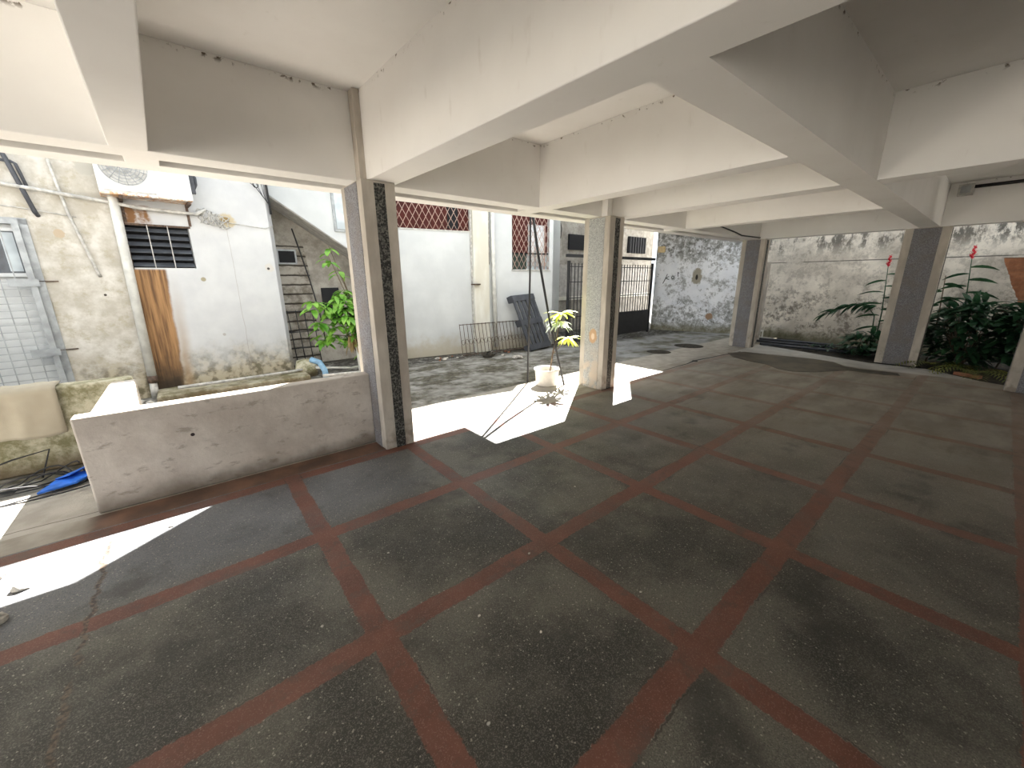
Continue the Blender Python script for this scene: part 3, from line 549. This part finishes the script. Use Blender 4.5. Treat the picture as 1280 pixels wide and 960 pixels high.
pipe('rain_pipe', [(3.68, 4.5, .06), (3.68, 2.2, .06), (3.72, .08, .06)], .045, 'white_pvc', 'tall white rain pipe on the white wall left of the lattice window', 'drain pipe', 12, w2)
pipe('thin_pipe', [(3.60, 4.5, .03), (3.60, 1.9, .03)], .015, 'grey_pvc', 'thin grey pipe beside the tall white rain pipe', 'pipe', 8, w2)
tag(slab(w2, 3.13, 3.32, 1.47, 1.50, .09, .17).build('rusty_bracket', 'rust_iron'), 'small rusty bracket sticking out of the white wall', 'bracket')
struct(slab(w2, 3.17, 3.20, 0, 4.8, 0, .04).build('trim_3', 'grey_pvc'))
# gutter strip near top right
tag(MB().tube([(6.68, 6.36, 3.0), (6.9, 6.5, 2.75), (7.4, 7.0, 2.62), (8.25, 7.86, 2.7)], .012, 6).build('power_cable', 'dark_rubber'), 'dark cable running from the house corner towards the gate', 'cable')

# iron fence panel leaning on the wall
fp = thing('fence_panel', 'low rusty iron fence panel leaning on the white wall behind the black pallet', 'fence panel', (5.0, 6.25, 0))
fa, fb = Vector((3.90, 6.38, .0)), Vector((6.45, 6.12, .0)); ft = Vector((.12, .30, .66)); fl = fb - fa
m = MB()
for i in range(29): m.tube([fa + fl * (i / 28), fa + fl * (i / 28) + ft], .007, 5)
m.build('uprights', 'rust_iron', fp)
for t_ in (.06, .98): MB().tube([fa + ft * t_, fb + ft * t_], .009, 5).build('rail', 'rust_iron', fp)
m = MB()
for i in range(28):
    c_ = fa + fl * ((i + .5) / 28) + ft * .45; e1 = fl.normalized(); e2 = ft.normalized(); sg = 1 if i % 2 else -1
    m.tube([c_ + e1 * (.034 * math.cos(a)) + e2 * (.06 * sg * math.sin(a) * (1 if a < math.pi else .8)) for a in [k * .55 for k in range(10)]], .005, 4)
m.build('scrolls', 'rust_iron', fp)

# black pallet leaning on the wall
pt_ = thing('plastic_pallet', 'black slatted plastic pallet leaning upright against the white wall', 'pallet', (5.8, 6.2, 0))
BL, BR, TL = Vector((5.40, 6.0, .0)), Vector((6.12, 6.08, .03)), Vector((5.19, 6.42, 1.20)); ex = BR - BL; ey = TL - BL; nn = ex.cross(ey).normalized(); nn = nn if nn.y < 0 else -nn
def pb(u0, u1, v0, v1, d0, d1, m): return m.para(BL + ex * u0 + ey * v0 + nn * d0, ex * (u1 - u0), ey * (v1 - v0), nn * (d1 - d0))
for u in (0, .19, .38, .57, .76, .90):
    pb(u, u + (.12 if u < .9 else .10), .02, .98, .05, .075, MB()).build('slat', 'black_plastic', pt_)
for v in (0, .46, .90): pb(0, 1, v, v + .11, .0, .055, MB()).build('crossbar', 'black_plastic', pt_)
for v in (0, .46, .90):
    for u in (.0, .42, .86): pb(u, u + .14, v, v + .11, -.09, 0, MB()).build('block', 'black_plastic', pt_)
for v in (0, .46, .9): pb(0, 1, v, v + .10, .074, .09, MB()).build('top_band', 'black_plastic', pt_)
rd = random.Random(9)
rocks([(3.3 + rd.random() * 2.9, 0, 0) for _ in range(0)], '')
for i in range(34):
    s = rd.uniform(1.9, 5.2); p = w2(s, 0, rd.uniform(.25, .75)); r = rd.uniform(.02, .06)
    if 5.0 < p.x < 6.4: continue
    tag(MB().rock((p.x, p.y, r * .4), r, .5, i).build('rubble_stone', 'stone' if i % 4 else 'brickred'), 'pale bit of rubble scattered along the foot of the white house wall' if i % 4 else 'reddish brick fragment scattered along the foot of the white house wall', 'rubble', 'pale rubble along the white house wall' if i % 4 else 'brick fragments along the white house wall')
tag(MB().rock((4.7, 5.55, .03), .13, .3, 77).build('rubble_stone', 'stone'), 'flat pale stone slab on the courtyard in front of the fence panel', 'stone')
tag(MB().rock((4.35, 6.1, .04), .16, .4, 78).build('dirt_heap', 'soil'), 'dark heap of dirt under the left part of the fence panel', 'dirt')

# ropes and pole hanging from the outer slab edge
tag(MB().tube([(3.60, 3.95, 3.0), (3.60, 3.96, 1.6), (3.57, 3.97, 0)], [.014, .014, .015], 8).build('thin_pole', 'dark_rubber'), 'thin upright dark pole left of the potted plant', 'pole')
tag(MB().tube([(3.60, 3.92, 3.0), (3.61, 3.92, 2.5), (3.66, 3.84, 1.9), (3.76, 3.68, .95), (3.90, 3.49, 0)], [.015, .019, .018, .017, .016], 8).build('slanting_pole', 'dark_rubber'), 'dark slanting pole whose foot stands in front of the white bucket', 'pole')

# potted croton
pc = thing('potted_plant', 'white bucket with a thin yellow-green leafed plant in the sun', 'potted plant', (3.70, 3.67, 0))
m = MB(); m.lathe((3.70, 3.67, 0), [(.0, .005), (.155, .005), (.165, .02), (.185, .235), (.20, .24), (.20, .26), (.185, .262), (.172, .255), (.165, .19), (0, .19)], 32); m.build('bucket', 'bucket', pc)
MB().lathe((3.70, 3.67, .185), [(.17, 0), (.12, .015), (.05, .03), (0, .03)], 20).build('soil', 'soil', pc)
stm = MB(); stm.tube([(3.76, 3.66, .2), (3.79, 3.64, .5), (3.86, 3.62, .75), (3.90, 3.62, 1.0)], [.014, .012, .01, .006], 7); stm.tube([(3.79, 3.64, .48), (3.93, 3.6, .60), (4.05, 3.58, .70)], [.01, .008, .005], 7); stm.build('stem', 'bark', pc)
rd = random.Random(21)
def rosette(mb, c, n, L, W, z0=-.2, z1=.6, droop=.8):
    for k in range(n):
        a = 2 * math.pi * k / n + rd.uniform(-.25, .25); mb.leaf(c, (math.cos(a), math.sin(a), rd.uniform(z0, z1)), L * rd.uniform(.8, 1.15), W, droop)
y1 = MB(); rosette(y1, (3.92, 3.62, 1.08), 20, .25, .05, -.1, .7); rosette(y1, (4.06, 3.58, .70), 20, .21, .04, -.5, .7); y1.build('yellow_leaves', 'leaf_yellow', pc)
y2 = MB(); rosette(y2, (3.89, 3.62, .96), 20, .25, .042, -.3, .3); y2.build('pale_leaves', 'leaf_pale', pc)

# ------------------------------------------------------------------ gate and behind
gt = thing('iron_gate', 'black iron bar gate with solid lower panel at the end of the courtyard', 'gate', (8.5, 6.1, 0))
GX0, GX1, GY = 6.74, 10.42, 6.1
for x in (GX0, GX1 - .1): MB().box(x, x + .05, GY - .03, GY + .03, 0, 2.0).build('post', 'black_iron', gt)
MB().box(GX0 - .05, GX1, GY - .04, GY + .04, 2.08, 2.15).build('header', 'black_iron', gt)
MB().box(8.3, GX1 - .1, GY - .015, GY + .015, .05, .66).build('solid_panel', 'black_iron', gt)
n = 0; x = GX0 + .11
while x < GX1 - .12:
    MB().box(x, x + .014, GY - .008, GY + .008, .05 if x < 8.3 else .66, 1.95).build('bar', 'black_iron', gt); x += .125
for z in (.06, .66, 1.12, 1.50, 1.86): MB().box(GX0, GX1 - .05, GY - .012, GY + .012, z, z + .02).build('rail', 'black_iron', gt)
struct(MB().box(6.6, 14, 8.4, 8.6, 0, 4.8).build('wall_rear', 'recess'))
struct(MB().box(7.0, 13, 7.9, 8.4, .0, .95).build('wall_step', 'recess')); struct(MB().box(7.0, 13, 7.85, 8.42, .95, 1.06).build('trim_4', 'pilaster'))
struct(MB().box(7.0, 13.0, 7.88, 8.4, 1.06, 2.0).build('wall_inner', 'stair'))
wg = struct(MB().box(11.55, 12.55, 7.80, 7.87, 2.42, 2.95).build('window_7', 'dark'))
for i in range(7): MB().box(11.6 + i * .15, 11.63 + i * .15, 7.77, 7.80, 2.42, 2.95).build('window_bar', 'black_iron', wg)
struct(MB().box(8.2, 13.0, 7.86, 8.4, 2.0, 4.8).build('wall_upper', 'recess'))
struct(MB().box(8.6, 9.3, 7.80, 7.86, 2.42, 2.85).build('window_8', 'dark'))

# stained side wall (W3) and rear garden wall (W4)
A3 = Vector((10.62, 7.2, 0)); B3 = Vector((11.83, 3.95, 0)); U3 = (B3 - A3).normalized(); N3 = Vector((U3.y, -U3.x, 0))
def w3(s, z, d=0.0): return A3 + U3 * s + N3 * d + Vector((0, 0, z))
struct(slab(w3, 0.9, (B3 - A3).length, 0, 5.6, 0, -.25).build('wall_right', 'mould'))
U4 = (Vector((11.15, -3.5, 0)) - B3).normalized(); N4 = Vector((U4.y, -U4.x, 0))
def w4(s, z, d=0.0): return B3 + U4 * s + N4 * d + Vector((0, 0, z))
struct(slab(w4, 0, 9, 0, 5.6, 0, -.25).build('wall_far', 'oldwall'))
s_ = (Vector((11.02, 6.03, 0)) - A3).dot(U3)
hw = thing('wall_scribble', 'small handwritten black marks on the mouldy white wall', 'handwriting', w3(1.35, 1.42, .01))
def stroke(m, pts, r=.011): m.tube([w3(*q, .009) for q in pts], r, 5); return m
m = stroke(MB(), [(1.16, 1.42), (1.22, 1.56), (1.27, 1.70)]); stroke(m, [(1.23, 1.58), (1.32, 1.63)]); stroke(m, [(1.23, 1.58), (1.33, 1.54)]); m.build('letter', 'gunk', hw)
stroke(MB(), [(1.43 + .035 * math.cos(a), 1.60 + .045 * math.sin(a)) for a in [k * .7 for k in range(10)]]).build('letter', 'gunk', hw)
m = stroke(MB(), [(1.56, 1.75), (1.575, 1.62)]); stroke(m, [(1.56, 1.75), (1.60, 1.72)]); m.build('letter', 'gunk', hw); stroke(MB(), [(1.58, 1.575), (1.585, 1.555)]).build('dot', 'gunk', hw)
lp = thing('wall_lamp', 'small cream bulkhead lamp high on the wall right of the gate window', 'wall lamp', (10.9, 6.1, 2.35))
slab(w3, 1.02, 1.08, 2.3, 2.5, .0, .05).build('bracket', 'grey_metal', lp); slab(w3, .95, 1.16, 2.32, 2.50, .05, .15).build('shade', 'yellow', lp, bevel=.03)

# ------------------------------------------------------------------ floor details
pud = [(8.55, 3.0), (8.15, 2.72), (7.95, 2.35), (7.85, 2.0), (7.6, 1.75), (7.55, 1.5), (7.75, 1.25), (8.1, 1.05), (8.38, .9), (8.35, .66), (8.40, .42), (8.52, .25), (8.70, .30), (8.72, .5), (8.66, .8), (8.72, 1.0), (9.05, 1.25), (9.12, 1.6), (9.05, 2.0), (9.0, 2.4), (8.95, 2.8)]
po = MB().prism([(x, y, .001) for x, y in pud], (0, 0, .003)).build('puddle', 'puddle'); tag(po, 'shallow brown puddle on the floor in front of the farthest column', 'puddle')
cr = MB().prism([(5.95, 3.0, .0008), (6.8, 2.99, .0008), (7.2, 3.03, .0008), (8.0, 2.96, .0008), (8.9, 2.86, .0008), (8.9, 2.885, .0008), (8.0, 2.99, .0008), (7.2, 3.08, .0008), (6.8, 3.02, .0008), (5.95, 3.012, .0008)], (0, 0, .001))
tag(cr.build('floor_crack_seam', 'gunk'), 'thin black open joint running from the sunlit patch towards the farthest column', 'floor joint')
tag(MB().lathe((7.15, 3.03, .0), [(0, .012), (.045, .012), (.055, .0)], 14).build('joint_lump', 'gunk'), 'small black lump sitting on the open floor joint', 'lump')
for x, y, r, lab in ((7.55, 4.05, .26, 'dark round drain cover on the courtyard floor nearer the covered floor'), (8.8, 4.0, .33, 'dark flat damp cover on the courtyard floor near the mouldy wall')):
    tag(MB().lathe((x, y, 0), [(0, .004), (r * .9, .004), (r, .0)], 24).build('drain_cover', 'soil'), lab, 'drain cover')
for x, y, r, lab in ((-1.52, 2.70, .035, 'pale stone at the left edge in the sun, farthest of the group'), (-1.385, 2.50, .04, 'pale stone in the sun at the left edge, with a shadow'), (-1.49, 2.47, .03, 'pale stone touching the left edge of the sunlit floor'), (-1.42, 2.24, .05, 'grey stone at the left edge just inside the shade'), (-.77, 2.70, .014, 'tiny white chip lying near the low wall base')):
    tag(MB().rock((x, y, r * .35), r, .5, int(r * 1e4)).build('stone', 'stone'), lab, 'stone')
rd = random.Random(33)
for i, (x, y) in enumerate([(.41, .77), (.58, .51), (.16, .35), (.95, 1.55), (.9, .95), (1.7, 1.3), (-.2, 1.2), (-.35, .8), (.25, 1.5), (1.15, .35)]):
    tag(MB().rock((x, y, .003), rd.uniform(.005, .009), .5, i).build('paint_chip', 'stone'), 'tiny pale chip lying on the dark terrazzo in the foreground', 'chip', 'pale chips on the foreground floor')

# blue thing, bag and cables at the left wall
bl = MB(); bl.prism([(-1.57, 3.84, .02), (-1.36, 3.88, .03), (-1.26, 4.04, .03), (-1.38, 4.12, .035), (-1.50, 4.02, .03)], (0, 0, .02)); bl.prism([(-1.50, 4.02, .05), (-1.38, 4.12, .055), (-1.28, 4.08, .10), (-1.40, 3.95, .085)], (0, 0, .01))
tag(bl.build('dustpan', 'blue_plastic', bevel=.01), 'bright blue plastic scoop lying at the foot of the mossy wall', 'scoop')
tag(MB().rock((-1.25, 4.1, .06), .11, .6, 5).build('black_bag', 'black_bag'), 'crumpled black bag next to the blue plastic scoop', 'bag')
m = MB(); rd = random.Random(2)
for k in range(4):
    cx, cy, rr = (-1.62, 4.1, .16) if k < 2 else (-1.55, 3.88, .20)
    m.tube([(cx + (rr + .03 * k) * math.cos(a) * 1.3, cy + (rr * .6) * math.sin(a + k), .02 + max(0, .10 * math.sin(a * 1.5 + k)) * (1 if k < 3 else .2)) for a in [i * .3 for i in range(22)]], .006, 5)
m.tube([(-2.6, 4.2, .01), (-2.0, 4.1, .015), (-1.6, 4.05, .02), (-1.2, 4.2, .02)], .008, 5); m.tube([(-2.3, 4.3, .03), (-1.75, 4.3, .2), (-1.55, 4.35, .22), (-1.6, 4.2, .03)], .007, 5)
tag(m.build('cable_coil', 'dark_rubber'), 'loose black cable coils on the ground below the towel', 'cable')
tag(MB().rock((-1.23, 3.92, .04), .07, .5, 15).build('wire_ball', 'dark_rubber'), 'dark tangled wire ball tucked behind the low wall end', 'wire')

# cables and box under the ceiling
jb = thing('junction_box', 'small dark junction box under the far right beam corner', 'junction box', (9.52, .12, 2.85))
MB().box(9.46, 9.59, .05, .22, 2.84, 3.0).build('box_body', 'grey_pvc', jb); MB().box(9.44, 9.462, .08, .19, 2.87, 2.97).build('cover', 'grey_metal', jb)
tag(MB().tube([(9.56, .05, 2.96), (9.56, -1.5, 2.96), (9.56, -4, 2.96)], .025, 8).build('conduit', 'dark_rubber'), 'dark conduit running along the far right beam', 'conduit')
tag(MB().tube([(6.56, 3.06, 2.62), (7.2, 3.06, 2.56), (7.9, 3.06, 2.50), (8.3, 3.055, 2.46), (8.6, 3.055, 2.42), (9.58, 3.055, 2.43)], .012, 6).build('beam_cable', 'dark_rubber'), 'black cable looping along the courtyard beam near the farthest column', 'cable')

# ------------------------------------------------------------------ planting bed
for k, (a, c_, r, lab) in enumerate([((10.1, 2.9, .05), (10.3, 1.2, .04), .035, 'black pipe lying nearest the floor edge'), ((10.45, 3.1, .06), (10.7, 1.4, .05), .03, 'black pipe lying in the middle of the bed'), ((10.8, 3.2, .07), (11.1, 1.7, .05), .03, 'black pipe lying closest to the old beige wall')]):
    tag(MB().tube([a, c_], r, 8).build('bed_pipe', 'black_plastic'), lab, 'pipe', None)
tag(MB().box(10.66, 10.80, 3.16, 3.30, -.02, 1.95).build('concrete_post', 'render', bevel=.01), 'short beige post standing just right behind the farthest column', 'post')
ch = thing('stool', 'small white plastic stool behind the farthest column', 'stool', (11.26, 3.39, 0))
MB().box(11.15, 11.38, 3.28, 3.50, .20, .235).build('seat', 'white_pvc', ch)
for x in (11.15, 11.35):
    for y in (3.28, 3.47): MB().box(x, x + .03, y, y + .03, -.02, .2).build('leg', 'white_pvc', ch)
rd = random.Random(44)
def blade_stem(mb, stem, base, top, n, L, W, lean=0):
    base, top = Vector(base), Vector(top); mid = base.lerp(top, .5) + Vector((0, -.03, 0)); stem.tube([base, mid, top], [.014, .011, .006], 6)
    for i in range(n):
        t = .12 + .86 * i / n; p = base.lerp(top, t); sg = 1 if i % 2 else -1
        mb.leaf(p, (rd.uniform(-.35, .15), sg, rd.uniform(.05, .35)), L * rd.uniform(.85, 1.15) * (1.15 - .3 * t), W, .7, roll=sg * rd.uniform(.5, 1.1))
def flower(parent, top):
    f = MB()
    for i in range(16):
        a = i * 2.4; z = i * .014; f.leaf(Vector(top) + Vector((0, 0, z)), (math.cos(a), math.sin(a), .9), .075 * (1.2 - i / 22), .045, .0, seg=3)
    f.build('flower', 'flower', parent)
def ginger(base, top, n, L, label, flo=True, W=.075):
    t = thing('red_ginger', label, 'ginger plant', base); s, l = MB(), MB(); blade_stem(l, s, base, top, n, L, W); s.build('stem', 'bark' if not flo else 'leaf_dark', t); l.build('leaves', 'leaf_dark', t)
    if flo: flower(t, top)
ginger((10.45, -.22, 0), (10.4, -.10, 1.88), 15, .42, 'tall ginger with red flower, right of the dark-panelled column')
ginger((10.4, .12, 0), (10.4, .16, 1.60), 11, .30, 'ginger without flower close to the right side of the dark-panelled column', False, .09)
ginger((10.75, .95, 0), (10.75, 1.02, 1.78), 13, .42, 'ginger with red flower half hidden left of the dark-panelled column')
ginger((10.6, -.75, 0), (10.6, -.9, 1.25), 10, .36, 'leafy ginger without flower below the exposed brick patch', False, .08)
# drooping plant left of column
t = thing('arching_plant', 'drooping dark leafy branch left of the dark-panelled column', 'plant', (10.7, 1.0, 0)); s, l = MB(), MB()
s.tube([(10.7, 1.0, 0), (10.7, 1.05, .8), (10.7, 1.25, 1.06), (10.7, 1.55, .95), (10.7, 1.85, .78)], [.012, .01, .008, .006, .004], 6)
for i in range(34):
    u = i / 33; p = Vector((10.7, 1.05, 1.0)).lerp(Vector((10.7, 1.85, .78)), u) + Vector((0, 0, .10 * math.sin(u * 3.1)))
    l.leaf(p, (rd.uniform(-.5, .3), .9, rd.uniform(-.5, .3)), rd.uniform(.22, .34), .075, 1.0, roll=rd.uniform(-1, 1))
s.build('stem', 'leaf_dark', t); l.build('leaves', 'leaf_dark', t)
def bush(name, label, c, ext, n, L, W, mat_, cat='shrub', zbias=.2):
    t = thing(name, label, cat, (c[0], c[1], 0)); l, s = MB(), MB()
    for i in range(max(5, n // 22)):
        a = rd.uniform(0, 6.28); s.tube([(c[0], c[1], -.02), (c[0] + ext[0] * .7 * math.cos(a), c[1] + ext[1] * .7 * math.sin(a), c[2] + ext[2] * rd.uniform(.2, .8))], [.012, .004], 5)
    for i in range(n):
        d = Vector((rd.gauss(0, 1), rd.gauss(0, 1), rd.gauss(0, 1))).normalized() * rd.uniform(.45, 1) ** .5
        p = Vector((c[0] + d.x * ext[0], c[1] + d.y * ext[1], max(.03, c[2] + d.z * ext[2]))); l.leaf(p, (d.x + rd.uniform(-.5, .5), d.y + rd.uniform(-.5, .5), zbias + rd.uniform(-.3, .4)), L * rd.uniform(.7, 1.2), W * rd.uniform(.8, 1.2), .8)
    s.build('stems', 'bark', t); l.build('foliage', mat_, t)
bush('dark_shrub', 'dense dark green shrub filling the bed right of the dark-panelled column', (10.25, -.32, .60), (.42, .50, .58), 700, .26, .085, 'leaf_dark')
bush('dark_shrub', 'broad-leafed green shrub beside the right-edge column', (10.05, -.98, .66), (.4, .33, .50), 380, .30, .10, 'leaf_dark')
bush('low_shrub', 'low dark shrub at the left foot of the dark-panelled column', (10.35, 1.0, .20), (.35, .40, .26), 240, .20, .09, 'leaf_dark')
bush('ground_weed', 'small weeds growing among the black pipes by the old wall', (10.5, 1.7, .05), (.35, .5, .06), 90, .10, .04, 'leaf_dark')
def fern(c, n, L, label):
    L *= 1.25
    t = thing('fern', label, 'fern', c); l = MB()
    for k in range(n):
        a = 2 * math.pi * k / n + rd.uniform(-.2, .2); p = Vector(c); d = Vector((math.cos(a), math.sin(a), 1.0)).normalized()
        for j in range(14):
            p = p + d * (L / 14); d = (d + Vector((0, 0, -.14))).normalized(); side = d.cross(Vector((0, 0, 1))).normalized(); w_ = L * .22 * math.sin(math.pi * (j + 1.5) / 16)
            for sg in (1, -1): l.leaf(p, side * sg + d * .5, w_, .022, .3, seg=2)
    l.build('fronds', 'leaf_fern', t)
fern((9.45, -.50, 0), 13, .5, 'olive green fern at the floor edge beside the right-edge column')
fern((9.85, .0, 0.0), 9, .5, 'olive green fern just right of the dark-panelled column')
tag(MB().para((9.2, -.62, 0), (.16, .28, 0), (-.07, .04, 0), (0, 0, .05)).build('loose_brick', 'brickred'), 'reddish brick lying on the floor edge before the ferns', 'brick')
m = MB(); rd2 = random.Random(8)
for o in bpy.data.objects:
    if '_w' in o: del o['_w']
